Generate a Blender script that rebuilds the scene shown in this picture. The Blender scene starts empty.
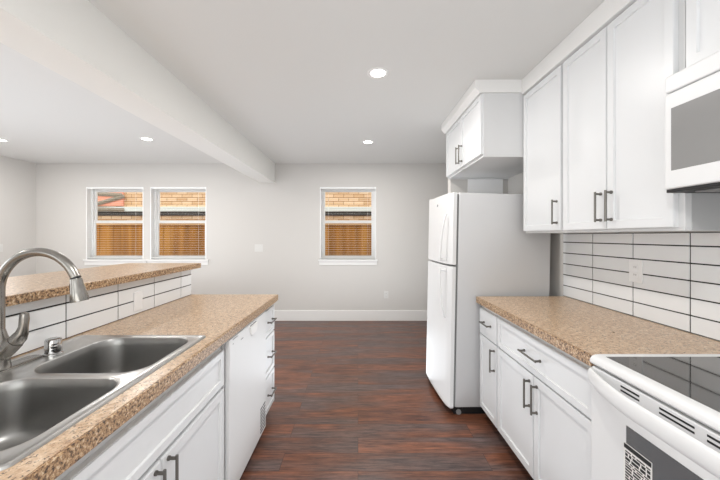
import bpy, bmesh, math, random
from mathutils import Vector, Matrix
random.seed(7)
PI = math.pi
SC = bpy.context.scene
COL = SC.collection

# ------------------------------------------------------------ camera, world, light, exposure
cd = bpy.data.cameras.new('camera'); cam = bpy.data.objects.new('camera', cd); COL.objects.link(cam)
cam.location = (0, 0, 1.34); cam.rotation_euler = (PI/2, 0, 0)
cd.sensor_width = 36; cd.lens = 16; cd.shift_x = 2/720; cd.shift_y = -4/720
cd.clip_start = .02; cd.clip_end = 100
SC.camera = cam
w = bpy.data.worlds.new('sky'); SC.world = w; w.use_nodes = True
nt = w.node_tree; bg = nt.nodes['Background']
sky = nt.nodes.new('ShaderNodeTexSky'); sky.sky_type = 'NISHITA'; sky.sun_disc = False
sky.sun_elevation = math.radians(50); sky.sun_rotation = math.radians(160); sky.air_density = 1.5; sky.dust_density = 3
mixn = nt.nodes.new('ShaderNodeMix'); mixn.data_type = 'RGBA'; mixn.inputs[0].default_value = .75
mixn.inputs[7].default_value = (4.2, 4.2, 4.2, 1)
nt.links.new(sky.outputs[0], mixn.inputs[6]); nt.links.new(mixn.outputs[2], bg.inputs[0])
bg.inputs[1].default_value = .33

def area_light(name, loc, rot, sx, sy, power, col=(1, 1, 1)):
    l = bpy.data.lights.new(name, 'AREA'); l.shape = 'RECTANGLE'; l.size = sx; l.size_y = sy
    l.energy = power; l.color = col
    o = bpy.data.objects.new(name, l); COL.objects.link(o); o.location = loc; o.rotation_euler = rot
    return o
# added fill lights in invented openings, unseen behind the camera and at left
FILL_TINT = (.87, .94, 1.0)
area_light('fill_rear', (-.2, -2.42, 1.30), (PI/2, 0, 0), 2.9, 2.0, 7, FILL_TINT)
area_light('fill_left', (-5.0, .9, 1.45), (0, -PI/2, 0), 1.6, 2.8, 18, FILL_TINT)
area_light('fill_rear_left', (-3.4, -2.42, 1.35), (PI/2, 0, 0), 1.9, 1.7, 8, FILL_TINT)
# added up-facing fill lights, standing in for light bounced through the rooms
area_light('fill_up_kitchen', (-.1, -1.0, 1.0), (PI, 0, 0), 1.6, 1.6, 22, FILL_TINT)
area_light('fill_up_aisle', (.12, 1.3, .06), (PI, 0, 0), 1.2, 3.0, 4.6, FILL_TINT)
area_light('fill_up_dining', (.1, 3.55, .06), (PI, 0, 0), 2.0, 1.4, 12, FILL_TINT)
area_light('fill_up_living', (-3.2, 2.4, .5), (PI, 0, 0), 2.6, 4.2, 28, FILL_TINT)
LAMP_POWER = 9
SC.view_settings.view_transform = 'Standard'; SC.view_settings.look = 'None'
SC.view_settings.gamma = 1; SC.view_settings.use_curve_mapping = False
SC.view_settings.exposure = 0.70

# ------------------------------------------------------------ materials
def lin(c):
    if isinstance(c, str):
        c = tuple(int(c[i:i+2], 16)/255 for i in (0, 2, 4))
    return tuple(((v/12.92) if v <= .04045 else ((v+.055)/1.055)**2.4) for v in c) + (1,)
def mat(name, col, rough=.5, metal=0, ior=1.5, noise=None, bump=None, coat=0):
    m = bpy.data.materials.new(name); m.use_nodes = True
    n = m.node_tree; b = n.nodes['Principled BSDF']
    b.inputs['Base Color'].default_value = lin(col); b.inputs['Roughness'].default_value = rough
    b.inputs['Metallic'].default_value = metal; b.inputs['IOR'].default_value = ior
    b.inputs['Coat Weight'].default_value = coat
    tc = n.nodes.new('ShaderNodeTexCoord')
    if noise:
        scale, amt = noise
        t = n.nodes.new('ShaderNodeTexNoise'); t.inputs['Scale'].default_value = scale; t.inputs['Detail'].default_value = 4
        n.links.new(tc.outputs['Object'], t.inputs['Vector'])
        mp = n.nodes.new('ShaderNodeMapRange'); mp.inputs[1].default_value = .3; mp.inputs[2].default_value = .7
        mp.inputs[3].default_value = 1-amt; mp.inputs[4].default_value = 1+amt*.4
        n.links.new(t.outputs[0], mp.inputs[0])
        mx = n.nodes.new('ShaderNodeMix'); mx.data_type = 'RGBA'; mx.blend_type = 'MULTIPLY'; mx.inputs[0].default_value = 1
        mx.inputs[6].default_value = lin(col); n.links.new(mp.outputs[0], mx.inputs[7])
        n.links.new(mx.outputs[2], b.inputs['Base Color'])
    if bump:
        scale, st = bump
        t = n.nodes.new('ShaderNodeTexNoise'); t.inputs['Scale'].default_value = scale; t.inputs['Detail'].default_value = 3
        n.links.new(tc.outputs['Object'], t.inputs['Vector'])
        bp = n.nodes.new('ShaderNodeBump'); bp.inputs['Strength'].default_value = st; bp.inputs['Distance'].default_value = .002
        n.links.new(t.outputs[0], bp.inputs['Height']); n.links.new(bp.outputs[0], b.inputs['Normal'])
    return m
def ramp(n, stops, interp='LINEAR'):
    r = n.nodes.new('ShaderNodeValToRGB'); r.color_ramp.interpolation = interp
    e = r.color_ramp.elements
    while len(e) < len(stops): e.new(.5)
    for el, (p, c) in zip(e, stops): el.position = p; el.color = lin(c)
    return r
M = {}
M['wall'] = mat('wall paint', 'D3D0CC', .8, bump=(120, .15))
M['beam'] = mat('beam paint', 'EBEAE6', .85)
M['ceiling'] = mat('ceiling paint', 'DCDBD8', .9, bump=(90, .2))
M['trim'] = mat('white trim paint', 'EFEEEC', .45)
M['white'] = mat('cabinet white paint', 'E0E1E2', .35, noise=(3, .01))
M['carcass'] = mat('cabinet side white', 'DADADA', .5)
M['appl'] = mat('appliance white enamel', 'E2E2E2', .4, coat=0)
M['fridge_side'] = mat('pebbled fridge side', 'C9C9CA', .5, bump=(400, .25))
M['grey'] = mat('grey plastic', '8C8C8C', .5)
M['dark'] = mat('dark plastic', '161618', .5)
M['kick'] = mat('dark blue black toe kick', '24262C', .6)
M['gasket'] = mat('grey gasket', '777777', .6)
M['grout'] = mat('charcoal grout', '2B2A2A', .85)
M['tile'] = mat('glazed white tile', 'ECEEF0', .12, coat=.3, noise=(2, .02))
M['nickel'] = mat('dark brushed nickel', '77746F', .33, metal=1)
M['steel'] = mat('brushed stainless sink', 'D2D1CF', .30, metal=1, noise=(9, .12))
M['basin'] = mat('satin stainless basin', 'A3A2A0', .36, metal=1, noise=(7, .14))
M['faucet'] = mat('brushed faucet steel', '9B9893', .26, metal=1)
M['chrome'] = mat('chrome', 'C9C9C9', .1, metal=1)
M['black_glass'] = mat('black ceramic glass', '1A1B1C', .05, ior=3.0)
M['oven_glass'] = mat('oven door glass', '3A3A3B', .12, ior=1.9)
M['micro_glass'] = mat('microwave door glass', '8B8A89', .16, ior=1.7)
M['vinyl'] = mat('window vinyl', 'F8F8F8', .4)
M['blind'] = mat('blind slat white', 'EEEEEC', .5)
M['paper'] = mat('paper', 'E8E7E4', .7)
M['ink'] = mat('ink', '1C1C1C', .7)
M['plate'] = mat('switch plate plastic', 'DCDBD8', .4)
M['plate_white'] = mat('white plate plastic', 'F2F3F4', .35)
M['concrete'] = mat('outdoor ground', '9A958C', .9, noise=(4, .2))
M['salmon'] = mat('salmon painted panel', 'E39A80', .8, noise=(6, .1))
M['greyboard'] = mat('weathered board', '8C8272', .85, noise=(20, .25))
M['houseband'] = mat('pale fascia paint', 'CFD4CF', .7)
M['housedark'] = mat('dark soffit', '3A3632', .8)

def glass():
    m = bpy.data.materials.new('window glass'); m.use_nodes = True; n = m.node_tree; n.nodes.clear()
    o = n.nodes.new('ShaderNodeOutputMaterial'); t = n.nodes.new('ShaderNodeBsdfTransparent'); g = n.nodes.new('ShaderNodeBsdfGlossy')
    t.inputs[0].default_value = (.97, .98, .97, 1); g.inputs['Roughness'].default_value = .02
    f = n.nodes.new('ShaderNodeFresnel'); f.inputs[0].default_value = 1.10; x = n.nodes.new('ShaderNodeMixShader')
    n.links.new(f.outputs[0], x.inputs[0]); n.links.new(t.outputs[0], x.inputs[1]); n.links.new(g.outputs[0], x.inputs[2])
    n.links.new(x.outputs[0], o.inputs[0]); return m
M['glass'] = glass()
def emis(name, col, s):
    m = bpy.data.materials.new(name); m.use_nodes = True; b = m.node_tree.nodes['Principled BSDF']
    b.inputs['Emission Color'].default_value = lin(col); b.inputs['Emission Strength'].default_value = s
    b.inputs['Base Color'].default_value = lin(col); return m
M['lens'] = emis('lit lamp lens', 'FFFBF2', 6)

def laminate():
    m = bpy.data.materials.new('speckled tan laminate'); m.use_nodes = True; n = m.node_tree; b = n.nodes['Principled BSDF']
    tc = n.nodes.new('ShaderNodeTexCoord')
    def nz(scale, detail=3, rough=.6):
        t = n.nodes.new('ShaderNodeTexNoise'); t.inputs['Scale'].default_value = scale
        t.inputs['Detail'].default_value = detail; t.inputs['Roughness'].default_value = rough
        n.links.new(tc.outputs['Object'], t.inputs['Vector']); return t
    a = nz(60, 5, .75); r1 = ramp(n, [(.33, '9C7858'), (.44, 'BF9F80'), (.55, 'D0B597'), (.68, 'E2CFBA')]); n.links.new(a.outputs[0], r1.inputs[0])
    s = nz(140, 2, .5); r2 = ramp(n, [(.34, '000000'), (.38, 'FFFFFF')]); n.links.new(s.outputs[0], r2.inputs[0])
    x = n.nodes.new('ShaderNodeMix'); x.data_type = 'RGBA'; x.inputs[6].default_value = lin('55443A')
    n.links.new(r2.outputs[0], x.inputs[0]); n.links.new(r1.outputs[0], x.inputs[7])
    s2 = nz(125, 2, .5); s2.inputs['Distortion'].default_value = .5
    r3 = ramp(n, [(.62, '000000'), (.66, 'FFFFFF')]); n.links.new(s2.outputs[0], r3.inputs[0])
    y = n.nodes.new('ShaderNodeMix'); y.data_type = 'RGBA'; n.links.new(r3.outputs[0], y.inputs[0])
    n.links.new(x.outputs[2], y.inputs[6]); y.inputs[7].default_value = lin('8E7B6C')
    n.links.new(y.outputs[2], b.inputs['Base Color'])
    b.inputs['Roughness'].default_value = .3
    return m
M['laminate'] = laminate()

def edge_laminate():
    m = bpy.data.materials.new('speckled laminate edge band'); m.use_nodes = True; n = m.node_tree; b = n.nodes['Principled BSDF']
    tc = n.nodes.new('ShaderNodeTexCoord')
    t = n.nodes.new('ShaderNodeTexNoise'); t.inputs['Scale'].default_value = 125; t.inputs['Detail'].default_value = 3; t.inputs['Roughness'].default_value = .7
    n.links.new(tc.outputs['Object'], t.inputs['Vector'])
    r = ramp(n, [(.36, '2E2420'), (.43, '7A5E46'), (.5, 'A88460'), (.57, 'BE9E78'), (.66, 'DCCAB2')]); n.links.new(t.outputs[0], r.inputs[0])
    n.links.new(r.outputs[0], b.inputs['Base Color']); b.inputs['Roughness'].default_value = .35
    return m
M['edge'] = edge_laminate()

def floor_mat():
    m = bpy.data.materials.new('red brown vinyl plank'); m.use_nodes = True; n = m.node_tree; b = n.nodes['Principled BSDF']
    tc = n.nodes.new('ShaderNodeTexCoord')
    br = n.nodes.new('ShaderNodeTexBrick'); br.offset = .37; br.offset_frequency = 2; br.squash = 1
    br.inputs['Scale'].default_value = 1; br.inputs['Brick Width'].default_value = 1.22; br.inputs['Row Height'].default_value = .152
    br.inputs['Mortar Size'].default_value = .0015; br.inputs['Mortar Smooth'].default_value = .3
    br.inputs['Color1'].default_value = (0, 0, 0, 1); br.inputs['Color2'].default_value = (1, 1, 1, 1); br.inputs['Mortar'].default_value = (.5, .5, .5, 1)
    n.links.new(tc.outputs['Object'], br.inputs['Vector'])
    # grain stretched along the plank, shifted per plank
    mp = n.nodes.new('ShaderNodeMapping'); mp.inputs['Scale'].default_value = (2.6, 30, 1); n.links.new(tc.outputs['Object'], mp.inputs[0])
    ad = n.nodes.new('ShaderNodeVectorMath'); ad.operation = 'ADD'; n.links.new(mp.outputs[0], ad.inputs[0])
    sc = n.nodes.new('ShaderNodeVectorMath'); sc.operation = 'SCALE'; sc.inputs['Scale'].default_value = 37
    n.links.new(br.outputs['Color'], sc.inputs[0]); n.links.new(sc.outputs[0], ad.inputs[1])
    g = n.nodes.new('ShaderNodeTexNoise'); g.inputs['Scale'].default_value = 2.2; g.inputs['Detail'].default_value = 10; g.inputs['Roughness'].default_value = .74
    n.links.new(ad.outputs[0], g.inputs['Vector'])
    big = n.nodes.new('ShaderNodeTexNoise'); big.inputs['Scale'].default_value = 1.0; big.inputs['Detail'].default_value = 6
    mp2 = n.nodes.new('ShaderNodeMapping'); mp2.inputs['Scale'].default_value = (1.1, 5, 1); n.links.new(tc.outputs['Object'], mp2.inputs[0])
    ad2 = n.nodes.new('ShaderNodeVectorMath'); ad2.operation = 'ADD'; n.links.new(mp2.outputs[0], ad2.inputs[0]); n.links.new(sc.outputs[0], ad2.inputs[1])
    n.links.new(ad2.outputs[0], big.inputs['Vector'])
    r1 = ramp(n, [(.30, '74483A'), (.42, '9E6246'), (.49, '8C5F4E'), (.57, '80645C'), (.72, '7A6A68')]); n.links.new(big.outputs[0], r1.inputs[0])
    r2 = ramp(n, [(.30, '505050'), (.42, '9E9E9E'), (.54, 'D0D0D0'), (.68, 'FFFFFF')]); n.links.new(g.outputs[0], r2.inputs[0])
    x = n.nodes.new('ShaderNodeMix'); x.data_type = 'RGBA'; x.blend_type = 'MULTIPLY'; x.inputs[0].default_value = 1
    n.links.new(r1.outputs[0], x.inputs[6]); n.links.new(r2.outputs[0], x.inputs[7])
    mr = n.nodes.new('ShaderNodeMapRange'); mr.inputs[3].default_value = .86; mr.inputs[4].default_value = 1.14; n.links.new(br.outputs['Color'], mr.inputs[0])
    y = n.nodes.new('ShaderNodeMix'); y.data_type = 'RGBA'; y.blend_type = 'MULTIPLY'; y.inputs[0].default_value = 1
    n.links.new(x.outputs[2], y.inputs[6]); n.links.new(mr.outputs[0], y.inputs[7])
    z = n.nodes.new('ShaderNodeMix'); z.data_type = 'RGBA'; n.links.new(br.outputs['Fac'], z.inputs[0])
    n.links.new(y.outputs[2], z.inputs[6]); z.inputs[7].default_value = lin('3A2722')
    n.links.new(z.outputs[2], b.inputs['Base Color']); b.inputs['Roughness'].default_value = .36
    bp = n.nodes.new('ShaderNodeBump'); bp.inputs['Strength'].default_value = .15; bp.inputs['Distance'].default_value = .001
    n.links.new(g.outputs[0], bp.inputs['Height']); n.links.new(bp.outputs[0], b.inputs['Normal'])
    return m
M['floor'] = floor_mat()

def cedar():
    m = bpy.data.materials.new('cedar fence boards'); m.use_nodes = True; n = m.node_tree; b = n.nodes['Principled BSDF']
    tc = n.nodes.new('ShaderNodeTexCoord'); mp = n.nodes.new('ShaderNodeMapping'); mp.inputs['Scale'].default_value = (7.1, 1, .35)
    n.links.new(tc.outputs['Object'], mp.inputs[0])
    t = n.nodes.new('ShaderNodeTexNoise'); t.inputs['Scale'].default_value = 1; t.inputs['Detail'].default_value = 3; n.links.new(mp.outputs[0], t.inputs['Vector'])
    r = ramp(n, [(.3, '8C5A18'), (.5, 'AC7224'), (.7, 'C68C3A')]); n.links.new(t.outputs[0], r.inputs[0])
    n.links.new(r.outputs[0], b.inputs['Base Color']); b.inputs['Roughness'].default_value = .8; return m
M['cedar'] = cedar()
def siding():
    m = bpy.data.materials.new('tan wood shingle siding'); m.use_nodes = True; n = m.node_tree; b = n.nodes['Principled BSDF']
    tc = n.nodes.new('ShaderNodeTexCoord'); mp = n.nodes.new('ShaderNodeMapping'); mp.inputs['Rotation'].default_value = (PI/2, 0, 0)
    n.links.new(tc.outputs['Object'], mp.inputs[0])
    br = n.nodes.new('ShaderNodeTexBrick'); br.inputs['Scale'].default_value = 1; br.inputs['Brick Width'].default_value = .24; br.inputs['Row Height'].default_value = .085
    br.inputs['Mortar Size'].default_value = .006; br.inputs['Color1'].default_value = lin('C49E74'); br.inputs['Color2'].default_value = lin('E2C4A0')
    br.inputs['Mortar'].default_value = lin('8A633F'); n.links.new(mp.outputs[0], br.inputs['Vector'])
    n.links.new(br.outputs['Color'], b.inputs['Base Color']); b.inputs['Roughness'].default_value = .8; return m
M['siding'] = siding()

# ------------------------------------------------------------ mesh helpers
def NB(): return bmesh.new()
def box(bm, x0, x1, y0, y1, z0, z1, bev=0, seg=2):
    mtx = Matrix.Translation(((x0+x1)/2, (y0+y1)/2, (z0+z1)/2)) @ Matrix.Diagonal((abs(x1-x0), abs(y1-y0), abs(z1-z0), 1))
    g = bmesh.ops.create_cube(bm, size=1, matrix=mtx)
    if bev:
        es = list({e for v in g['verts'] for e in v.link_edges})
        bmesh.ops.bevel(bm, geom=es, offset=bev, segments=seg, affect='EDGES', profile=.5)
    return bm
def sweep(bm, pts, radii, seg=20, caps=True, sy=1.0, up=None):
    """tube along pts; radii per point; sy squashes the second axis"""
    pts = [Vector(p) for p in pts]
    if not isinstance(radii, (list, tuple)): radii = [radii]*len(pts)
    T = [(pts[min(i+1, len(pts)-1)]-pts[max(i-1, 0)]).normalized() for i in range(len(pts))]
    u = Vector(up) if up else (Vector((0, 0, 1)) if abs(T[0].z) < .9 else Vector((0, 1, 0)))
    u = (u - T[0]*u.dot(T[0])).normalized(); rings = []
    for p, t, r in zip(pts, T, radii):
        u = (u - t*u.dot(t)).normalized(); v = t.cross(u)
        rings.append([bm.verts.new(p + (u*math.cos(a)*r + v*math.sin(a)*r*sy)) for a in [2*PI*k/seg for k in range(seg)]])
    for a, b in zip(rings, rings[1:]):
        for k in range(seg): bm.faces.new((a[k], a[(k+1) % seg], b[(k+1) % seg], b[k]))
    if caps: bm.faces.new(rings[0][::-1]); bm.faces.new(rings[-1])
    return bm
def cyl(bm, p0, p1, r, seg=24): return sweep(bm, [p0, p1], r, seg)
def prism_y(bm, prof, y0, y1):
    """extrude an (x,z) profile along Y"""
    a = [bm.verts.new((x, y0, z)) for x, z in prof]; b = [bm.verts.new((x, y1, z)) for x, z in prof]
    n = len(prof); bm.faces.new(a); bm.faces.new(b[::-1])
    for i in range(n): bm.faces.new((a[i], b[i], b[(i+1) % n], a[(i+1) % n]))
    return bm
def obj(name, bm, m, parent=None, smooth=False, local=False, label=None, kind=None):
    bmesh.ops.recalc_face_normals(bm, faces=bm.faces[:])
    me = bpy.data.meshes.new(name)
    if parent is not None and not local:
        p = parent; off = Vector((0, 0, 0))
        while p is not None: off += Vector(p.location); p = p.parent
        bmesh.ops.translate(bm, verts=bm.verts[:], vec=-off)
    bm.to_mesh(me); bm.free()
    me.materials.append(M[m] if isinstance(m, str) else m)
    if smooth:
        for p in me.polygons: p.use_smooth = True
        try: me.set_sharp_from_angle(angle=math.radians(38))
        except Exception: pass
    o = bpy.data.objects.new(name, me); COL.objects.link(o); o.parent = parent
    if label: o['label'] = label
    if kind: o['kind'] = kind
    return o
def thing(name, label, cat, loc, group=None, rot=None):
    o = bpy.data.objects.new(name, None); COL.objects.link(o); o.location = loc; o.empty_display_size = .1
    if rot: o.rotation_euler = rot
    o['label'] = label; o['category'] = cat
    if group: o['group'] = group
    return o
def tag(o, label, cat, group=None):
    o['label'] = label; o['category'] = cat
    if group: o['group'] = group
    return o
def struct(name, bm, m):
    o = obj(name, bm, m); o['kind'] = 'structure'; return o
def sempty(name, loc=(0, 0, 0)):
    o = bpy.data.objects.new(name, None); COL.objects.link(o); o.location = loc; o['kind'] = 'structure'; return o
def dup(root, loc, label=None):
    r = root.copy(); COL.objects.link(r); r.location = loc
    if label: r['label'] = label
    for ch in list(root.children):
        c = ch.copy(); COL.objects.link(c); c.parent = r
        for g in ch.children:
            d = g.copy(); COL.objects.link(d); d.parent = c
    return r
def holed(bm, us, vs, holes, mk):
    """cells of the us x vs grid except the holes, through mk(u0,u1,v0,v1)"""
    for i in range(len(us)-1):
        for j in range(len(vs)-1):
            if (i, j) in holes: continue
            mk(us[i], us[i+1], vs[j], vs[j+1])

# ------------------------------------------------------------ room
ZC = 2.487; YB = 5.063; XL = -5.09; XR = 1.545; YR = -2.5
bm = NB(); box(bm, XL-.15, 3.2, YR-.15, YB+.15, -.12, 0); struct('floor', bm, 'floor')
bm = NB(); box(bm, XL-.15, 3.2, YR-.15, YB+.15, ZC, ZC+.12); struct('ceiling', bm, 'ceiling')
def plate_from_grid(us, vs, holes, fixed0, fixed1, axis):
    """one welded slab with rectangular holes; axis 'y' (u=x,v=z) or 'x' (u=y,v=z) or 'z' (u=x,v=y)"""
    bm = NB(); V = {}
    def P(u, v):
        if axis == 'y': return (u, fixed0, v)
        if axis == 'x': return (fixed0, u, v)
        return (u, v, fixed0)
    for i, u in enumerate(us):
        for j, v in enumerate(vs): V[i, j] = bm.verts.new(P(u, v))
    fs = []
    for i in range(len(us)-1):
        for j in range(len(vs)-1):
            if (i, j) in holes: continue
            fs.append(bm.faces.new((V[i, j], V[i+1, j], V[i+1, j+1], V[i, j+1])))
    r = bmesh.ops.extrude_face_region(bm, geom=fs)
    vs_ = [g for g in r['geom'] if isinstance(g, bmesh.types.BMVert)]
    d = fixed1-fixed0
    bmesh.ops.translate(bm, verts=vs_, vec=(0, d, 0) if axis == 'y' else ((d, 0, 0) if axis == 'x' else (0, 0, d)))
    for v in [v for v in bm.verts if not v.link_faces]: bm.verts.remove(v)
    return bm
WZ0, WZ1 = .972, 2.115
WX = [(-4.30, -3.395), (-3.285, -2.40), (-.60, .285)]
us = [XL-.15]+[v for p in WX for v in p]+[3.2]
struct('wall_back', plate_from_grid(us, [0, WZ0, WZ1, ZC], {(1, 1), (3, 1), (5, 1)}, YB, YB+.15, 'y'), 'wall')
struct('wall_left', plate_from_grid([YR, -.5, 2.3, YB], [0, .85, 2.15, ZC], {(1, 1)}, XL, XL-.15, 'x'), 'wall')  # left opening is made up to admit fill light, out of view
struct('wall_rear', plate_from_grid([XL-.15, -4.35, -2.45, -1.65, 1.25, 3.2], [0, .3, .5, 2.2, 2.3, ZC],
       {(1, 2), (3, 1), (3, 2), (3, 3)}, YR, YR-.15, 'y'), 'wall')  # rear openings are made up for the fill lights, unseen
bm = NB(); box(bm, XR, XR+.15, YR, 3.30, 0, ZC); struct('wall_right', bm, 'wall')
# return wall closing the far end of the fridge recess
bm = NB(); box(bm, .955, 1.70, 3.30, 3.40, 0, ZC); struct('wall_fridge_end', bm, 'wall')
bm = NB(); box(bm, 3.05, 3.2, 3.30, YB, 0, ZC); box(bm, 1.70, 3.05, 3.25, 3.30, 0, ZC); struct('wall_nook', bm, 'wall')
# dropped beam across the open plan
bm = NB(); box(bm, -1.555, -1.315, YR, YB, 2.18, ZC+.02, .004); struct('trim_1', bm, 'beam')
bm = NB(); box(bm, XL, 3.05, YB-.014, YB, 0, .165, .004); struct('baseboard_back', bm, 'trim')
bm = NB(); box(bm, XL, XL+.014, YR, YB-.014, 0, .165, .004); struct('baseboard_left', bm, 'trim')

# ------------------------------------------------------------ back windows and blinds
def window(n, x0, x1, sx0, sx1):
    w_ = sempty('window_%d' % n, ((x0+x1)/2, YB+.1, WZ0))
    y0, y1 = YB+.085, YB+.15; z0, z1 = WZ0, WZ1; f = .04
    bm = NB()
    for a in ((x0, x0+f, z0, z1), (x1-f, x1, z0, z1), (x0+f, x1-f, z1-f*.6, z1), (x0+f, x1-f, z0, z0+.018)):
        box(bm, a[0], a[1], y0, y1, a[2], a[3], .003)
    obj('window_frame', bm, 'vinyl', w_)
    zm = 1.565; s = .028
    bm = NB()
    box(bm, x0, x0+.012, YB-.002, y0, z0, z1); box(bm, x1-.012, x1, YB-.002, y0, z0, z1); box(bm, x0+.012, x1-.012, YB-.002, y0, z1-.012, z1)
    obj('jamb_lining', bm, 'vinyl', w_)
    for nm, (za, zb, ya) in (('lower_sash', (z0+.018, zm+.026, y0+.008)), ('upper_sash', (zm-.02, z1-f*.6, y0+.034))):
        bm = NB(); xa, xb = x0+f, x1-f
        box(bm, xa, xa+s, ya, ya+.024, za, zb, .003); box(bm, xb-s, xb, ya, ya+.024, za, zb, .003)
        box(bm, xa+s, xb-s, ya, ya+.024, za, za+.035, .003); box(bm, xa+s, xb-s, ya, ya+.024, zb-.042, zb, .003)
        so = obj(nm, bm, 'vinyl', w_)
        bm = NB(); box(bm, xa+s-.003, xb-s+.003, ya+.010, ya+.014, za+.03, zb-.03); obj('pane', bm, 'glass', so)
    bm = NB(); box(bm, sx0, sx1, YB-.035, YB+.084, z0-.028, z0, .005)
    obj('window_sill', bm, 'trim', w_)
    bm = NB(); box(bm, sx0+.01, sx1-.01, YB-.012, YB, z0-.09, z0-.028, .003)
    obj('apron', bm, 'trim', w_)
window(1, *WX[0], -4.33, -3.34); window(2, *WX[1], -3.34, -2.36); window(3, *WX[2], -.625, .31)
def blind(x0, x1, label):
    t = thing('window_blind', label, 'blind', ((x0+x1)/2, YB+.03, WZ1-.03), 'white slatted blinds in the back wall windows')
    ya, yb = YB+.018, YB+.043; a, b = x0+.012, x1-.012
    bm = NB(); box(bm, a, b, YB+.012, YB+.05, WZ1-.03, WZ1-.002, .002); obj('headrail', bm, 'blind', t)
    bm = NB(); z = WZ0+.045
    while z < WZ1-.04:
        vs = [bm.verts.new(p) for p in ((a, ya, z-.001), (b, ya, z-.001), (b, (ya+yb)/2, z+.0015), (a, (ya+yb)/2, z+.0015), (b, yb, z+.0005), (a, yb, z+.0005))]
        bm.faces.new((vs[0], vs[1], vs[2], vs[3])); bm.faces.new((vs[3], vs[2], vs[4], vs[5])); z += .0355
    r = bmesh.ops.solidify(bm, geom=bm.faces[:], thickness=.0008)
    obj('slats', bm, 'blind', t)
    bm = NB(); box(bm, a, b, ya, yb, WZ0+.012, WZ0+.028, .002); obj('bottom_rail', bm, 'blind', t)
    for x in (a+.12, b-.12):
        bm = NB(); cyl(bm, (x, ya-.001, WZ0+.02), (x, ya-.001, WZ1-.02), .0011, 6); obj('ladder_cord', bm, 'blind', t)
    bm = NB(); cyl(bm, (a+.06, ya-.012, WZ1-.03), (a+.06, ya-.012, WZ1-.62), .0035, 8); obj('tilt_wand', bm, 'blind', t)
blind(*WX[0], 'white slatted blind in the left window of the pair, towards the room corner')
blind(*WX[1], 'white slatted blind in the right window of the pair, nearer the beam')
blind(*WX[2], 'white slatted blind in the single window beyond the kitchen aisle')

# ------------------------------------------------------------ outdoors
bm = NB(); box(bm, -12, 8, YB+.15, 12, -.4, -.3)
g = struct('ground', bm, 'concrete')
fe = thing('cedar_fence', 'golden brown cedar board fence outside the back windows', 'fence', (-2.5, 6.4, -.3))
bm = NB(); x = -9
while x < 4.5:
    d = random.uniform(-.004, .004); box(bm, x, x+.138, 6.40+d, 6.42+d, -.3, 1.60, .003, 1); x += .142
obj('board_panel', bm, 'cedar', fe)
bm = NB(); box(bm, -9, 4.5, 6.365, 6.40, 1.56, 1.65, .004); obj('top_rail', bm, mat('pale fence rail', 'D3A878', .8), fe)
ho = thing('neighbour_house', 'neighbouring house with tan shingle siding beyond the cedar fence', 'house', (-2.5, 7.6, -.3))
bm = NB(); box(bm, -10, 6, 7.6, 8.6, -.3, 4.2); obj('shingle_wall', bm, 'siding', ho)
bm = NB(); box(bm, -10, 6, 7.54, 7.6, 1.92, 2.03, .006); obj('trim_band', bm, 'houseband', ho)
bm = NB(); box(bm, -10, 6, 7.56, 7.6, 1.83, 1.92); obj('vent_gap', bm, 'housedark', ho)
bm = NB(); box(bm, -6.35, -5.55, 7.55, 7.6, 2.05, 2.38, .006); obj('painted_panel', bm, 'salmon', ho, label='salmon pink painted panel')
for p0, p1 in (((-6.32, 7.53, 2.05), (-5.50, 7.53, 2.28)), ((-6.25, 7.53, 2.34), (-5.55, 7.53, 2.30)), ((-6.35, 7.52, 1.985), (-5.5, 7.52, 1.95))):
    bm = NB(); sweep(bm, [p0, p1], .045, 4, sy=.35, up=(0, 0, 1)); obj('diagonal_board', bm, 'greyboard', ho, label='weathered grey board')

# ------------------------------------------------------------ ceiling downlights
def downlight():
    t = thing('recessed_downlight', '', 'ceiling light', (0, 0, ZC), 'lit recessed ceiling downlights')
    bm = NB()
    seg = 40; prof = [(.052, 0), (.052, -.004), (.068, -.006), (.074, -.003), (.075, 0)]
    rings = [[bm.verts.new((r*math.cos(2*PI*k/seg), r*math.sin(2*PI*k/seg), z)) for k in range(seg)] for r, z in prof]
    for a, b in zip(rings, rings[1:]):
        for k in range(seg): bm.faces.new((a[k], a[(k+1) % seg], b[(k+1) % seg], b[k]))
    obj('trim_ring', bm, 'trim', t, True, local=True)
    bm = NB(); cyl(bm, (0, 0, -.0005), (0, 0, -.003), .0525, 40); obj('lens', bm, 'lens', t, local=True)
    l = bpy.data.lights.new('lamp_glow', 'AREA'); l.shape = 'DISK'; l.size = .1; l.energy = LAMP_POWER; l.color = (1, .975, .94)
    lo = bpy.data.objects.new('lamp_glow', l); COL.objects.link(lo); lo.location = (0, 0, -.012); lo.parent = t
    return t
d0 = downlight(); d0.location = (.14, 2.25, ZC); d0['label'] = 'larger nearer of the two lit downlights above the kitchen aisle'
dup(d0, (.12, 3.90, ZC), 'smaller farther of the two lit downlights above the kitchen aisle')
dup(d0, (-2.495, 3.78, ZC), 'lit downlight on the living room ceiling close to the beam')
dup(d0, (-4.27, 3.82, ZC), 'lit downlight at the far left edge of the ceiling')
dup(d0, (.14, .2, ZC), 'lit downlight in the kitchen ceiling right above the camera')
dup(d0, (-3.3, 1.2, ZC), 'lit downlight over the near living room, out of frame')

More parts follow.
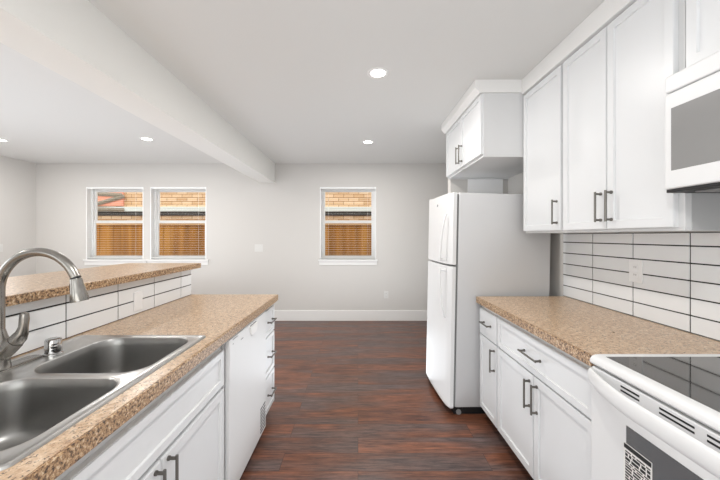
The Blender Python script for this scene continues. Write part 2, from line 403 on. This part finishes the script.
# ------------------------------------------------------------ cabinetry helpers
def panel(bm, xf, s, y0, y1, z0, z1, frame=.055, flat=False, th=.02):
    """door or drawer front whose visible face is at x = xf; s=+1 thickness goes to +x (faces -x), s=-1 faces +x"""
    b2 = NB(); box(b2, min(xf, xf+s*th), max(xf, xf+s*th), y0, y1, z0, z1)
    b2.faces.ensure_lookup_table()
    f = [f for f in b2.faces if abs(f.calc_center_median().x-xf) < 1e-5][0]
    outer = [e for e in f.edges]
    if not flat:
        bmesh.ops.inset_individual(b2, faces=[f], thickness=frame, depth=0)
        bmesh.ops.inset_individual(b2, faces=[f], thickness=.003, depth=-.009)
    oe = [e for e in b2.edges if all(abs(v.co.x-xf) < 1e-5 and (abs(v.co.y-y0) < 1e-5 or abs(v.co.y-y1) < 1e-5) and (abs(v.co.z-z0) < 1e-5 or abs(v.co.z-z1) < 1e-5) for v in e.verts)]
    bmesh.ops.bevel(b2, geom=oe, offset=.0025, segments=2, affect='EDGES')
    me = bpy.data.meshes.new('t'); b2.to_mesh(me); b2.free(); bm.from_mesh(me); bpy.data.meshes.remove(me)
    return bm
def handle(parent, xf, s, y, z, L=.150, vertical=True):
    """bar pull in front of face xf"""
    bm = NB(); o = -s*.030; r = .0052
    if vertical:
        sweep(bm, [(xf+o, y, z-L/2), (xf+o, y, z+L/2)], r, 10)
        for k in (-1, 1):
            sweep(bm, [(xf, y, z+k*(L/2-.010)), (xf+o*.2, y, z+k*(L/2-.010)), (xf+o*.25, y, z+k*(L/2-.010)), (xf+o, y, z+k*(L/2-.010))], [.008, .008, .0055, .0055], 12)
    else:
        sweep(bm, [(xf+o, y-L/2, z), (xf+o, y+L/2, z)], r, 10)
        for k in (-1, 1):
            sweep(bm, [(xf, y+k*(L/2-.010), z), (xf+o*.2, y+k*(L/2-.010), z), (xf+o*.25, y+k*(L/2-.010), z), (xf+o, y+k*(L/2-.010), z)], [.008, .008, .0055, .0055], 12)
    return obj('handle', bm, 'nickel', parent, True)
ZT = .892; TH = .045; ZU = ZT-TH; KZ = .085
def carcass(parent, xf, xb, y0, y1, z0, z1, m='white', open_top=False):
    t = .018; bm = NB()
    if xf > xb: a, b = xb, xf
    else: a, b = xf, xb
    if open_top:
        box(bm, a, b, y0, y0+t, z0, z1); box(bm, a, b, y1-t, y1, z0, z1)
        box(bm, a, b, y0+t, y1-t, z0, z0+t)
        if xf > xb: box(bm, a, a+t, y0+t, y1-t, z0+t, z1); box(bm, b-t, b, y0+t, y1-t, z0+t, z1)
    else: box(bm, a, b, y0, y1, z0, z1, .001, 1)
    return obj('cabinet_body', bm, m, parent)

# ---- right base run
XF = .897      # door faces
def rbase(y0, y1, label):
    t = thing('base_cabinet', label, 'cabinet', (1.2, (y0+y1)/2, 0), 'white base cabinets on the right side')
    carcass(t, XF+.0205, XR-.004, y0, y1, KZ, ZU)
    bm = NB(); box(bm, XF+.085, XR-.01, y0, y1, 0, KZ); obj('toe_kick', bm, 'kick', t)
    return t
c = rbase(2.068, 2.366, 'narrow white base cabinet with one drawer and one door beside the refrigerator')
bm = NB(); panel(bm, XF, 1, 2.074, 2.360, .632, .815, flat=True); d = obj('drawer', bm, 'white', c)
handle(d, XF, 1, 2.217, .728, .13, False)
bm = NB(); panel(bm, XF, 1, 2.074, 2.360, KZ+.008, .622, .05); d = obj('door', bm, 'white', c)
handle(d, XF, 1, 2.105, .518)
c = rbase(1.206, 2.066, 'wide white base cabinet with two doors and one long drawer beside the range')
bm = NB(); panel(bm, XF, 1, 1.216, 2.060, .632, .815, .045); d = obj('drawer', bm, 'white', c)
handle(d, XF, 1, 1.648, .724, .17, False)
bm = NB(); panel(bm, XF, 1, 1.640, 2.060, KZ+.008, .622); d = obj('door', bm, 'white', c)
handle(d, XF, 1, 1.672, .518)
bm = NB(); panel(bm, XF, 1, 1.216, 1.634, KZ+.008, .622); d = obj('door', bm, 'white', c)
handle(d, XF, 1, 1.603, .518)
def counter(name, bm, edge_bm, label, z):
    t = thing(name, label, 'countertop', (0, 0, 0)); return t
t = thing('countertop', 'speckled tan laminate countertop between refrigerator and range', 'countertop', (1.2, 1.8, ZU))
bm = NB(); box(bm, .885, XR-.012, 1.203, 2.374, ZU+.002, ZT); obj('worktop', bm, 'laminate', t)
bm = NB(); box(bm, .876, .885, 1.203, 2.374, ZU, ZT-.0005, .003); obj('edge_band', bm, 'edge', t)
bm = NB(); cyl(bm, (1.189, 1.489, ZT), (1.189, 1.489, ZT+.0015), .0042, 12)
tag(obj('crumb', bm, 'ink'), 'tiny dark fleck on the tan countertop near the range', 'crumb')
# ---- right backsplash
def backsplash(xg, s, ys, zs, name, label, ylim, cat='backsplash'):
    """tiles facing -s; ys vertical joint positions, zs row joints"""
    t = thing(name, label, cat, (xg, sum(ylim)/2, zs[0]))
    bm = NB(); box(bm, min(xg-s*.001, xg-s*.006), max(xg-s*.001, xg-s*.006), ylim[0], ylim[1], zs[0], zs[-1]); obj('grout', bm, 'grout', t)
    bm = NB(); g_ = .0031
    for a, b in zip(ys, ys[1:]):
        for c_, d_ in zip(zs, zs[1:]):
            if d_-c_ < .012: continue
            x_ = xg-s*.0095
            box(bm, min(xg-s*.004, x_), max(xg-s*.004, x_), a+g_, b-g_, c_+g_, d_-g_, .0007, 1)
    obj('tiles', bm, 'tile', t); return t
ysr = [.25-.31*2, .25-.31, .25, .558, .866, 1.172, 1.480, 1.788, 2.096, 2.397]
backsplash(XR, 1, ysr, [ZT+.0005+.0803*k for k in range(6)]+[1.357], 'tile_backsplash', 'white stacked tile backsplash with dark grout above the right counter', (ysr[0], 2.399))
def outlet(name, label, cat, cx, cy, cz, nrm, w=.07, h=.115, kind='outlet', cut=None):
    """wall plate; nrm = 'x-','x+','y-' the side it faces"""
    t = thing(name, label, cat, (cx, cy, cz)); th = .005
    def B(bm, u0, u1, z0, z1, d0, d1, bv=0):
        if nrm == 'y-': box(bm, cx+u0, cx+u1, cy-d1, cy-d0, cz+z0, cz+z1, bv)
        elif nrm == 'x-': box(bm, cx-d1, cx-d0, cy+u0, cy+u1, cz+z0, cz+z1, bv)
        else: box(bm, cx+d0, cx+d1, cy+u0, cy+u1, cz+z0, cz+z1, bv)
    bm = NB(); B(bm, -w/2, w/2, -h/2, h/2, 0, th, .0018); pm = 'plate' if cy == YB or cx == XL else 'plate_white'; obj('wall_plate', bm, pm, t)
    if kind == 'outlet':
        for sgn in (-1, 1):
            bm = NB(); B(bm, -.017, .017, sgn*.021-.014, sgn*.021+.014, th-.001, th+.002, .001); so = obj('socket', bm, pm, t)
            bm = NB()
            for k in (-.006, .006): B(bm, k-.001, k+.001, sgn*.021-.004, sgn*.021+.006, th+.001, th+.0025)
            obj('slots', bm, 'dark', so)
    elif kind == 'switch':
        n = 2 if w > .1 else 1
        for k in range(n):
            u = (k-(n-1)/2)*.046
            bm = NB(); B(bm, u-.016, u+.016, -.033, .033, th-.001, th+.003, .0015); obj('rocker', bm, 'plate', t)
    return t
outlet('wall_outlet', 'white outlet plate on the right tile backsplash', 'outlet', XR-.0095, 1.766, 1.147, 'x-', .085, .125)
outlet('wall_outlet', 'white outlet low on the back wall beside the refrigerator', 'outlet', .443, YB, .41, 'y-')
outlet('light_switch', 'white double switch plate on the back wall right of the beam end', 'switch', -1.57, YB, 1.15, 'y-', .13, .115, 'switch')
outlet('light_switch', 'white switch plate on the left side wall', 'switch', XL, 4.55, 1.17, 'x+', .07, .115, 'switch')

# ---- upper cabinets
XU = 1.209; UZ0 = 1.36; UZ1 = 2.375
def upper(y0, y1, z0, z1, xf, label, rail=True, group='white wall cabinets'):
    t = thing('wall_cabinet', label, 'cabinet', ((xf+XR)/2, (y0+y1)/2, z0), group)
    bm = NB(); box(bm, xf+.0205, XR-.004, y0, y1, z0+.012, z1, .001, 1)
    # face frame lip and side lips below the recessed bottom
    box(bm, xf+.0205, xf+.040, y0, y1, z0, z0+.012); box(bm, xf+.04, XR-.004, y0, y0+.016, z0, z0+.012); box(bm, xf+.04, XR-.004, y1-.016, y1, z0, z0+.012)
    obj('cabinet_body', bm, 'carcass', t); return t
c = upper(1.902, 2.345, UZ0, UZ1, XU, 'tall narrow single-door white wall cabinet nearest the refrigerator')
bm = NB(); panel(bm, XU, 1, 1.911, 2.340, UZ0+.014, UZ1-.012); d = obj('door', bm, 'white', c)
handle(d, XU, 1, 1.945, 1.486)
c = upper(1.203, 1.900, UZ0, UZ1, XU, 'wide two-door white wall cabinet between single-door cabinet and microwave')
bm = NB(); box(bm, XU+.045, XR-.01, 1.2005, 1.2028, UZ0+.002, 1.94); obj('end_shade_panel', bm, mat('cabinet end painted in shade', 'B4B4B4', .6), c, label='end panel with shade painted in grey')  # grey colour paints in the shade below the microwave
bm = NB(); panel(bm, XU, 1, 1.560, 1.889, UZ0+.014, UZ1-.012); d = obj('door', bm, 'white', c)
handle(d, XU, 1, 1.592, 1.484)
bm = NB(); panel(bm, XU, 1, 1.226, 1.555, UZ0+.014, UZ1-.012); d = obj('door', bm, 'white', c)
handle(d, XU, 1, 1.525, 1.484)
c = upper(.44, 1.200, 1.945, UZ1, XU, 'short white wall cabinet directly above the microwave')
bm = NB(); panel(bm, XU, 1, .824, 1.182, 1.955, UZ1-.012); d = obj('door', bm, 'white', c); handle(d, XU, 1, .85, 2.04)
bm = NB(); panel(bm, XU, 1, .45, .818, 1.955, UZ1-.012); d = obj('door', bm, 'white', c); handle(d, XU, 1, .79, 2.04)
bm = NB(); box(bm, 1.20, XR, .44, 2.345, UZ1+.001, ZC, .002); struct('trim_2', bm, 'trim')
# over-fridge
XG = .902
c = upper(2.352, 3.285, 1.922, 2.392, XG, 'deep two-door white wall cabinet above the refrigerator')
bm = NB(); panel(bm, XG, 1, 2.355, 2.812, 1.942, 2.386, .05); d = obj('door', bm, 'white', c); handle(d, XG, 1, 2.845-.07, 2.055, .15)
bm = NB(); panel(bm, XG, 1, 2.818, 3.275, 1.942, 2.386, .05); d = obj('door', bm, 'white', c); handle(d, XG, 1, 2.855, 2.055, .15)
bm = NB(); prism_y(bm, [(.893, 2.393), (.86, 2.43), (.86, ZC), (XR, ZC), (XR, 2.393)], 2.346, 3.30); struct('trim_3', bm, 'trim')
bm = NB(); box(bm, 1.13, 1.49, 3.288, 3.2995, 1.68, 1.93, .002)  # thin white board stands in for a bright lit patch of wall
tag(obj('lit_patch_panel', bm, mat('white panel painted as lit patch', 'FCFCFC', .4)), 'white panel painted as lit patch on the recess wall between refrigerator and cabinet', 'panel')

# ---- microwave
t = thing('microwave', 'white over-the-range microwave with grey window above the range', 'microwave', (1.35, .82, 1.50), )
bm = NB(); box(bm, 1.172, XR-.014, .446, 1.194, 1.512, 1.938, .003); obj('microwave_body', bm, 'appl', t)
bm = NB(); box(bm, 1.145, 1.171, .446, 1.196, 1.868, 1.930, .006, 3); v = obj('top_vent', bm, 'appl', t)
bm = NB(); box(bm, 1.143, 1.171, .62, 1.196, 1.512, 1.864, .007, 3); v = obj('door', bm, 'appl', t)
bm = NB(); box(bm, 1.1415, 1.15, .70, 1.168, 1.578, 1.806, .002); obj('window', bm, 'micro_glass', v)
bm = NB(); sweep(bm, [(1.143, .665, 1.55), (1.115, .665, 1.57), (1.108, .665, 1.69), (1.115, .665, 1.81), (1.143, .665, 1.83)], .009, 12); obj('handle', bm, 'appl', v, True)
bm = NB(); box(bm, 1.143, 1.171, .446, .616, 1.512, 1.864, .005); v = obj('control_panel', bm, 'appl', t)
bm = NB(); box(bm, 1.1415, 1.1435, .475, .59, 1.79, 1.83); obj('display', bm, 'dark', v)
bm = NB()
for i in range(3):
    for j in range(5): box(bm, 1.1415, 1.1435, .478+i*.04, .508+i*.04, 1.56+j*.042, 1.588+j*.042, .001, 1)
obj('buttons', bm, 'grey', v)
bm = NB(); box(bm, 1.150, XR-.014, .448, 1.194, 1.500, 1.512, .002); b_ = obj('underside', bm, 'dark', t)
bm = NB(); box(bm, 1.20, 1.42, .50, .80, 1.496, 1.500, .001); box(bm, 1.20, 1.42, .84, 1.14, 1.496, 1.500, .001); obj('grease_filter', bm, 'grey', b_)

# ---- range
t = thing('kitchen_range', 'white electric range with black glass cooktop beside the right counter', 'range', (1.2, .82, 0))
RY0, RY1 = .446, 1.198
bm = NB(); box(bm, .905, XR-.014, RY0+.004, RY1-.004, .03, .862, .003); obj('range_body', bm, 'appl', t)
bm = NB(); prism_y(bm, [(XR-.02, .864), (XR-.02, .898), (.905, .898), (.888, .897), (.876, .892), (.869, .883), (.867, .873), (.872, .866), (.88, .864)], RY0, RY1)
obj('cooktop_rim', bm, 'appl', t, True)
bm = NB(); box(bm, .906, 1.46, RY0+.028, RY1-.028, .896, .8986); gl = obj('glass_cooktop', bm, 'black_glass', t)
bm = NB(); box(bm, .872, .904, RY0+.004, RY1-.004, .796, .857, .004); v = obj('vent_strip', bm, 'appl', t)
for a, b in ((.992, 1.062), (.829, .926), (.718, .799), (.582, .655)):
    for z in (.829, .8425):
        bm = NB(); box(bm, .8712, .876, a, b, z-.0028, z+.0028); obj('vent_slot', bm, 'dark', v)
bm = NB(); box(bm, .868, .904, RY0+.004, RY1-.004, .19, .790, .006, 3); v = obj('oven_door', bm, 'appl', t)
bm = NB(); box(bm, .8665, .872, .605, 1.035, .36, .728, .001, 1); obj('window', bm, 'oven_glass', v)
bm = NB(); n_ = 24; pts = []
for i in range(n_+1):
    q = i/n_; y = RY1-.006-(RY1-RY0-.012)*q; e = min(q, 1-q)/.36; e = min(e, 1); bow = 1-(1-e)**1.8
    pts.append((.868-.064*bow, y, .822+.006*bow))
sweep(bm, pts, .028, 16, sy=.42, up=(0, 0, 1)); obj('handle', bm, 'appl', v, True)
bm = NB(); box(bm, .8655, .8667, .942, 1.043, .47, .671); lb = obj('paper_label', bm, 'paper', v)
bm = NB(); random.seed(3)
z = .664
box(bm, .8650, .8656, .944, 1.041, .655, .669)
z = .648
while z > .478:
    y = 1.036; h = random.choice((.004, .006, .009))
    while y > .952:
        l_ = random.uniform(.008, .03); box(bm, .8650, .8656, max(y-l_, .947), y, z-h, z); y -= l_+.005
    z -= h+.0035
obj('print', bm, 'ink', lb)
bm = NB(); box(bm, .872, .904, RY0+.004, RY1-.004, .045, .180, .006, 3); obj('storage_drawer', bm, 'appl', t)
bm = NB(); box(bm, .93, 1.5, RY0+.03, RY1-.03, 0, .03); obj('base', bm, 'dark', t)

# ------------------------------------------------------------ refrigerator
FW, FD = .655, .775
t = thing('refrigerator', 'white top-freezer refrigerator standing at the end of the right counter', 'refrigerator', (.668, 2.392, .012), rot=(0, math.radians(1.1), math.radians(3.1)))
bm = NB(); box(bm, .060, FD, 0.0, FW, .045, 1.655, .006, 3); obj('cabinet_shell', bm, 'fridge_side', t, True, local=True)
bm = NB(); box(bm, .044, .060, .010, FW-.01, .045, 1.645); obj('gasket', bm, 'gasket', t, local=True)
def fdoor(z0, z1):
    """slightly crowned door, rounded long edges"""
    bm = NB(); n = 16; prof = []
    for i in range(n+1):
        q = i/n; y = FW*q; c_ = .010*(1-(2*q-1)**2); r = .012
        e = min(y, FW-y); x = -c_ + (r-math.sqrt(max(0, r*r-(r-min(e, r))**2)) if e < r else 0)
        prof.append((x+.006, y))
    prof = [(.044, 0)]+prof+[(.044, FW)]
    a = [bm.verts.new((x, y, z0)) for x, y in prof]; b = [bm.verts.new((x, y, z1)) for x, y in prof]; k = len(prof)
    bm.faces.new(a); bm.faces.new(b[::-1])
    for i in range(k): bm.faces.new((a[i], b[i], b[(i+1) % k], a[(i+1) % k]))
    ed = [e for e in bm.edges if (abs(e.verts[0].co.z-e.verts[1].co.z) < 1e-6) and min(v.co.x for v in e.verts) < .03]
    bmesh.ops.bevel(bm, geom=ed, offset=.006, segments=2, affect='EDGES'); return bm
fz = obj('freezer_door', fdoor(1.112, 1.658), 'appl', t, True, local=True)
fd = obj('fridge_door', fdoor(.035, 1.098), 'appl', t, True, local=True)
def fhandle(p, z0, z1, flip):
    bm = NB(); n = 18; pts = []; rr = []
    for i in range(n+1):
        q = i/n; z = z0+(z1-z0)*q; e = q if not flip else 1-q     # e=0 at the free end beside the door gap
        out = .050*math.sqrt(max(0, 1-(e*.97)**2.2)); yy = .055+.028*(1-e)**1.2
        pts.append((-.004-out, yy, z)); rr.append(.0115-.003*e)
    sweep(bm, pts, rr, 12, sy=.8)
    sweep(bm, [(-.004, .083, (z0 if not flip else z1)+(.012 if not flip else -.012)), (-.05, .083, (z0 if not flip else z1)+(.012 if not flip else -.012))], .010, 12)
    obj('handle', bm, 'appl', p, True, local=True)
fhandle(fz, 1.135, 1.50, False); fhandle(fd, .70, 1.078, True)
bm = NB(); cyl(bm, (-.006, .325, 1.585), (-.0035, .325, 1.585), .011, 20); cyl(bm, (-.0075, .325, 1.585), (-.006, .325, 1.585), .007, 20)
obj('badge', bm, 'grey', fz, local=True, label='small round grey badge')
bm = NB(); box(bm, .05, FD-.02, .004, FW-.004, -.004, .045); obj('base_grille', bm, 'dark', t, local=True)
bm = NB(); cyl(bm, (.085, -.004, .012), (.085, .018, .012), .019, 18); obj('roller', bm, 'grey', t, True, local=True)
bm = NB(); box(bm, .012, .085, FW-.075, FW-.01, 1.655, 1.672, .003); obj('hinge_cover', bm, 'appl', t, local=True)

# ------------------------------------------------------------ left side: half wall, raised bar, counter
XW = -1.28; LX = -.612
bm = NB(); box(bm, XW-.12, XW, -.35, 2.445, 0, 1.092); struct('wall_half', bm, 'wall')
t = thing('bar_top', 'raised speckled tan laminate bar top on the half wall', 'countertop', (-1.5, 1, 1.094))
bm = NB(); box(bm, -1.775, -1.226, -.35, 2.478, 1.095, 1.131, .001, 1); obj('worktop', bm, 'laminate', t)
bm = NB(); box(bm, -1.226, -1.218, -.35, 2.486, 1.094, 1.1305, .003); box(bm, -1.775, -1.226, 2.4785, 2.486, 1.094, 1.1305, .003); obj('edge_band', bm, 'edge', t)
ysl = [-.126-.0, .178, .482, .786, 1.090, 1.394, 1.696, 1.998, 2.298, 2.442]
backsplash(XW, -1, ysl, [ZT+.0005, .970, 1.048, 1.0915], 'tile_backsplash', 'white stacked tile strip with dark grout below the raised bar', (ysl[0], 2.444))
outlet('wall_outlet', 'white blank plate on the tile strip below the raised bar', 'outlet', XW+.0095, 1.846, .967, 'x+', .07, .108, 'blank')
SX0, SX1, SY0, SY1 = -1.243, -.672, .605, 1.432
t = thing('countertop', 'speckled tan laminate countertop around the double sink', 'countertop', (-.9, 1.2, ZU))
bm = plate_from_grid([XW+.0005, SX0+.012, SX1-.012, LX-.009], [-.35, SY0+.012, SY1-.012, 2.452], {(1, 1)}, ZT, ZU+.002, 'z'); obj('worktop', bm, 'laminate', t)
bm = NB(); box(bm, LX-.009, LX, -.35, 2.46, ZU, ZT-.0005, .003); box(bm, XW+.0005, LX-.009, 2.4525, 2.46, ZU, ZT-.0005, .003); obj('edge_band', bm, 'edge', t)
XLF = -.637
def lbase(y0, y1, label, open_top=False):
    t = thing('base_cabinet', label, 'cabinet', (-.95, (y0+y1)/2, 0), 'white base cabinets on the left side')
    carcass(t, XLF-.0205, XW+.002, y0, y1, KZ, ZU, open_top=open_top)
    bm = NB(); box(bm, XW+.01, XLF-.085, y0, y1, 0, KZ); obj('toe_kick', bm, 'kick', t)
    return t
c = lbase(.545, 1.532, 'white sink base cabinet with two doors under a false drawer front', True)
bm = NB(); panel(bm, XLF, -1, .555, 1.522, .632, .800, .045); obj('false_drawer', bm, 'white', c)
bm = NB(); panel(bm, XLF, -1, 1.042, 1.522, KZ+.008, .614); d = obj('door', bm, 'white', c); handle(d, XLF, -1, 1.073, .53)
bm = NB(); panel(bm, XLF, -1, .555, 1.036, KZ+.008, .614); d = obj('door', bm, 'white', c); handle(d, XLF, -1, 1.005, .53)
c = lbase(-.34, .543, 'white base cabinet at the near end of the left counter')
bm = NB(); panel(bm, XLF, -1, -.33, .533, .632, .800, .045); d = obj('drawer', bm, 'white', c); handle(d, XLF, -1, .1, .72, .15, False)
bm = NB(); panel(bm, XLF, -1, -.33, .533, KZ+.008, .614); d = obj('door', bm, 'white', c); handle(d, XLF, -1, .5, .53)
c = lbase(2.176, 2.446, 'narrow white three-drawer base cabinet at the far end of the left counter')
for z0, z1, zh in ((.632, .815, .728), (.352, .622, .487), (KZ+.008, .342, .215)):
    bm = NB(); panel(bm, XLF, -1, 2.184, 2.440, z0, z1, .038); d = obj('drawer', bm, 'white', c); handle(d, XLF, -1, 2.312, zh, .13, False)
# dishwasher
t = thing('dishwasher', 'white built-in dishwasher under the left counter', 'dishwasher', (-.95, 1.85, 0))
bm = NB(); box(bm, XW+.02, -.648, 1.548, 2.166, .05, ZU-.006); obj('tub', bm, 'carcass', t)
XD = -.622
bm = NB(); box(bm, -.646, XD, 1.551, 2.163, .055, ZU-.010, .006, 3); d = obj('door', bm, 'appl', t)
bm = NB(); box(bm, XD-.001, XD+.0006, 1.70, 1.735, .787, .7915, .0003, 1); obj('control_mark', bm, 'grey', d, label='small grey control markings')
bm = NB(); box(bm, XD-.001, XD+.0006, 1.59, 1.60, .80, .804); box(bm, XD-.001, XD+.0006, 1.59, 1.66, .822, .826); obj('control_line', bm, 'grey', d)
# pocket handle : shallow scoop frame
bm = NB()
pr = [(1.835, .815), (1.965, .815), (1.955, .776), (1.93, .762), (1.87, .762), (1.845, .776)]
a = [bm.verts.new((XD+.002, y, z)) for y, z in pr]; b = [bm.verts.new((XD-.004, y, z)) for y, z in pr]
f0 = bm.faces.new(a); bm.faces.new(b[::-1])
for i in range(6): bm.faces.new((a[i], b[i], b[(i+1) % 6], a[(i+1) % 6]))
bmesh.ops.inset_individual(bm, faces=[f0], thickness=.008, depth=0); bmesh.ops.inset_individual(bm, faces=[f0], thickness=.002, depth=-.0055)
obj('pocket_handle', bm, 'trim', d)
bm = NB(); box(bm, XD-.001, XD+.0008, 1.845, 1.955, .817, .822); obj('handle_shadow_gap', bm, 'gasket', d)
bm = NB()
for k in range(8):
    z = .078+k*.021
    for a in (2.038, 2.096): box(bm, XD-.002, XD+.0004, a, a+.050, z, z+.010)
obj('vent_grille', bm, 'kick', d)
bm = NB(); box(bm, XW+.03, -.655, 1.555, 2.16, 0, .05); obj('base', bm, 'dark', t)

# ---- sink
def rrect(x0, x1, y0, y1, r, n=8):
    P = []
    for cx, cy, a0 in ((x1-r, y1-r, 0), (x0+r, y1-r, PI/2), (x0+r, y0+r, PI), (x1-r, y0+r, 3*PI/2)):
        for k in range(n+1):
            a = a0+PI/2*k/n; P.append((cx+r*math.cos(a), cy+r*math.sin(a)))
    return P
sink = thing('kitchen_sink', 'double-bowl stainless steel sink set in the left counter', 'sink', ((SX0+SX1)/2, (SY0+SY1)/2, ZT))
ZD = ZT+.003
B1 = (-1.095, -.712, 1.036, 1.398); B2 = (-1.095, -.712, .640, .998)
bm = NB(); loops = []
def ring(bm, P, z): return [bm.verts.new((x, y, z)) for x, y in P]
def edgeloop(bm, R): return [bm.edges.new((R[i], R[(i+1) % len(R)])) for i in range(len(R))]
def bridge(bm, A, B):
    n = len(A)
    for i in range(n): bm.faces.new((A[i], A[(i+1) % n], B[(i+1) % n], B[i]))
# outer rolled rim
o0 = ring(bm, rrect(SX0, SX1, SY0, SY1, .022), ZT+.0004)
o1 = ring(bm, rrect(SX0+.002, SX1-.002, SY0+.002, SY1-.002, .021), ZT+.0055)
o2 = ring(bm, rrect(SX0+.008, SX1-.008, SY0+.008, SY1-.008, .018), ZT+.0070)
o3 = ring(bm, rrect(SX0+.016, SX1-.016, SY0+.016, SY1-.016, .015), ZD)
bridge(bm, o0, o1); bridge(bm, o1, o2); bridge(bm, o2, o3)
E = [e for e in bm.edges if e.verts[0] in set(o3) and e.verts[1] in set(o3)]
for (a, b, c_, d_) in (B1, B2):
    q0 = ring(bm, rrect(a-.008, b+.008, c_-.008, d_+.008, .088, 10), ZD); E += edgeloop(bm, q0)
    q1 = ring(bm, rrect(a-.003, b+.003, c_-.003, d_+.003, .083, 10), ZD+.0018); bridge(bm, q0, q1)
    q2 = ring(bm, rrect(a, b, c_, d_, .08, 10), ZD-.001); bridge(bm, q1, q2)
bmesh.ops.triangle_fill(bm, edges=E, use_beauty=True)
obj('sink_deck', bm, 'steel', sink, True)
for (a, b, c_, d_) in (B1, B2):
    bm = NB(); prev = None
    R = [(0, 0, -.001), (.003, 0, -.008), (.006, 0, -.03), (.012, 0, -.12), (.016, 0, -.150), (.026, 0, -.168), (.045, 0, -.177), (.075, 0, -.180)]
    for (ins, _, dz) in R:
        r = max(.08-ins*.25, .03); q = ring(bm, rrect(a+ins, b-ins, c_+ins, d_-ins, r, 10), ZD+dz)
        if prev: bridge(bm, prev, q)
        prev = q
    cx, cy = (a+b)/2, (c_+d_)/2; n = len(prev)
    # drain circle matched to the ring by angle
    cr = [bm.verts.new((cx+.045*math.cos(math.atan2(v.co.y-cy, v.co.x-cx)), cy+.045*math.sin(math.atan2(v.co.y-cy, v.co.x-cx)), ZD-.184)) for v in prev]
    bridge(bm, prev, cr); bm.faces.new(cr)
    bas = obj('basin', bm, 'basin', sink, True)
    bm = NB(); seg = 28
    pr = [(.044, -.1835), (.040, -.181), (.034, -.184), (.030, -.192), (.004, -.192), (.004, -.186), (0.001, -.185)]
    rg = [[bm.verts.new((cx+r*math.cos(2*PI*k/seg), cy+r*math.sin(2*PI*k/seg), ZD+z+.001)) for k in range(seg)] for r, z in pr]
    for A_, B_ in zip(rg, rg[1:]): bridge(bm, A_, B_)
    bm.faces.new(rg[-1]); obj('drain', bm, 'chrome', bas, True)

# ---- faucet
FX, FY = -1.186, 1.058
fa = thing('faucet', 'brushed steel gooseneck pull-down faucet behind the double sink', 'faucet', (FX, FY, ZD))
bm = NB(); P = rrect(FX-.028, FX+.030, FY-.13, FY+.13, .028)
a = ring(bm, P, ZD+.0003); b = ring(bm, P, ZD+.004); c_ = ring(bm, rrect(FX-.024, FX+.026, FY-.126, FY+.126, .024), ZD+.0065)
bridge(bm, a, b); bridge(bm, b, c_); bm.faces.new(c_); obj('deck_plate', bm, 'faucet', fa, True)
bm = NB()
sweep(bm, [(FX, FY, ZD+.006), (FX, FY, ZD+.012), (FX, FY, ZD+.03), (FX, FY, ZD+.06), (FX, FY, ZD+.10), (FX, FY, ZD+.14)], [.0285, .0285, .0265, .0265, .024, .0135], 28)
obj('faucet_body', bm, 'faucet', fa, True)
bm = NB(); R = .130; zc = 1.157; cx = FX+R
pts = [(FX, FY, ZD+.12), (FX, FY, 1.08)]+[(cx-R*math.cos(a_), FY, zc+R*math.sin(a_)) for a_ in [PI*k/24*.885 for k in range(25)]]
sweep(bm, pts, .0142, 20, up=(0, 1, 0)); obj('spout', bm, 'faucet', fa, True)
e = Vector(pts[-1]); dr = (Vector(pts[-1])-Vector(pts[-2])).normalized()
bm = NB(); sweep(bm, [e, e+dr*.004], [.0152, .0152], 20); obj('collar', bm, 'dark', fa, True)
bm = NB(); h_ = [0, .004, .02, .045, .068, .076]; rr = [.0155, .0165, .0175, .0215, .0255, .0245]
dr2 = Vector((.18, 0, -1)).normalized()
sweep(bm, [e+dr*.004+dr2*k for k in h_], rr, 26); sh = obj('spray_head', bm, 'faucet', fa, True)
bm = NB(); q = e+dr*.004; sweep(bm, [q+dr2*.018+Vector((-.0185, 0, 0)), q+dr2*.052+Vector((-.0235, 0, 0))], .005, 10); obj('spray_button', bm, 'dark', sh)
bm = NB(); sweep(bm, [(FX+.004, FY, ZD+.045), (FX+.03, FY, ZD+.073), (FX+.050, FY, ZD+.093), (FX+.055, FY, ZD+.098)], [.022, .024, .0235, .022], 24); obj('valve_housing', bm, 'faucet', fa, True)
bm = NB()
sweep(bm, [(FX+.056, FY, ZD+.099), (FX+.066, FY, ZD+.110), (FX+.075, FY, ZD+.125), (FX+.080, FY, ZD+.145), (FX+.083, FY, ZD+.170), (FX+.083, FY, ZD+.188), (FX+.083, FY, ZD+.192)], [.022, .0215, .017, .013, .0135, .012, .007], 20, sy=.95)
obj('lever', bm, 'faucet', fa, True)
# ---- air gap
ag = thing('air_gap_cap', 'small chrome cylindrical air gap cap on the sink deck beside the faucet', 'air gap', (-1.147, 1.205, ZD))
bm = NB(); p = (-1.147, 1.205)
sweep(bm, [(p[0], p[1], ZD+z) for z in (.0003, .006, .008, .012, .052, .058, .060)], [.030, .030, .0255, .0255, .0255, .0235, .018], 28); cp = obj('cap', bm, 'chrome', ag, True)
for k in range(3):
    bm = NB(); box(bm, p[0]+.006, p[0]+.0235, p[1]-.0225, p[1]+.004, ZD+.018+k*.011, ZD+.022+k*.011); obj('vent_slot', bm, 'dark', cp)
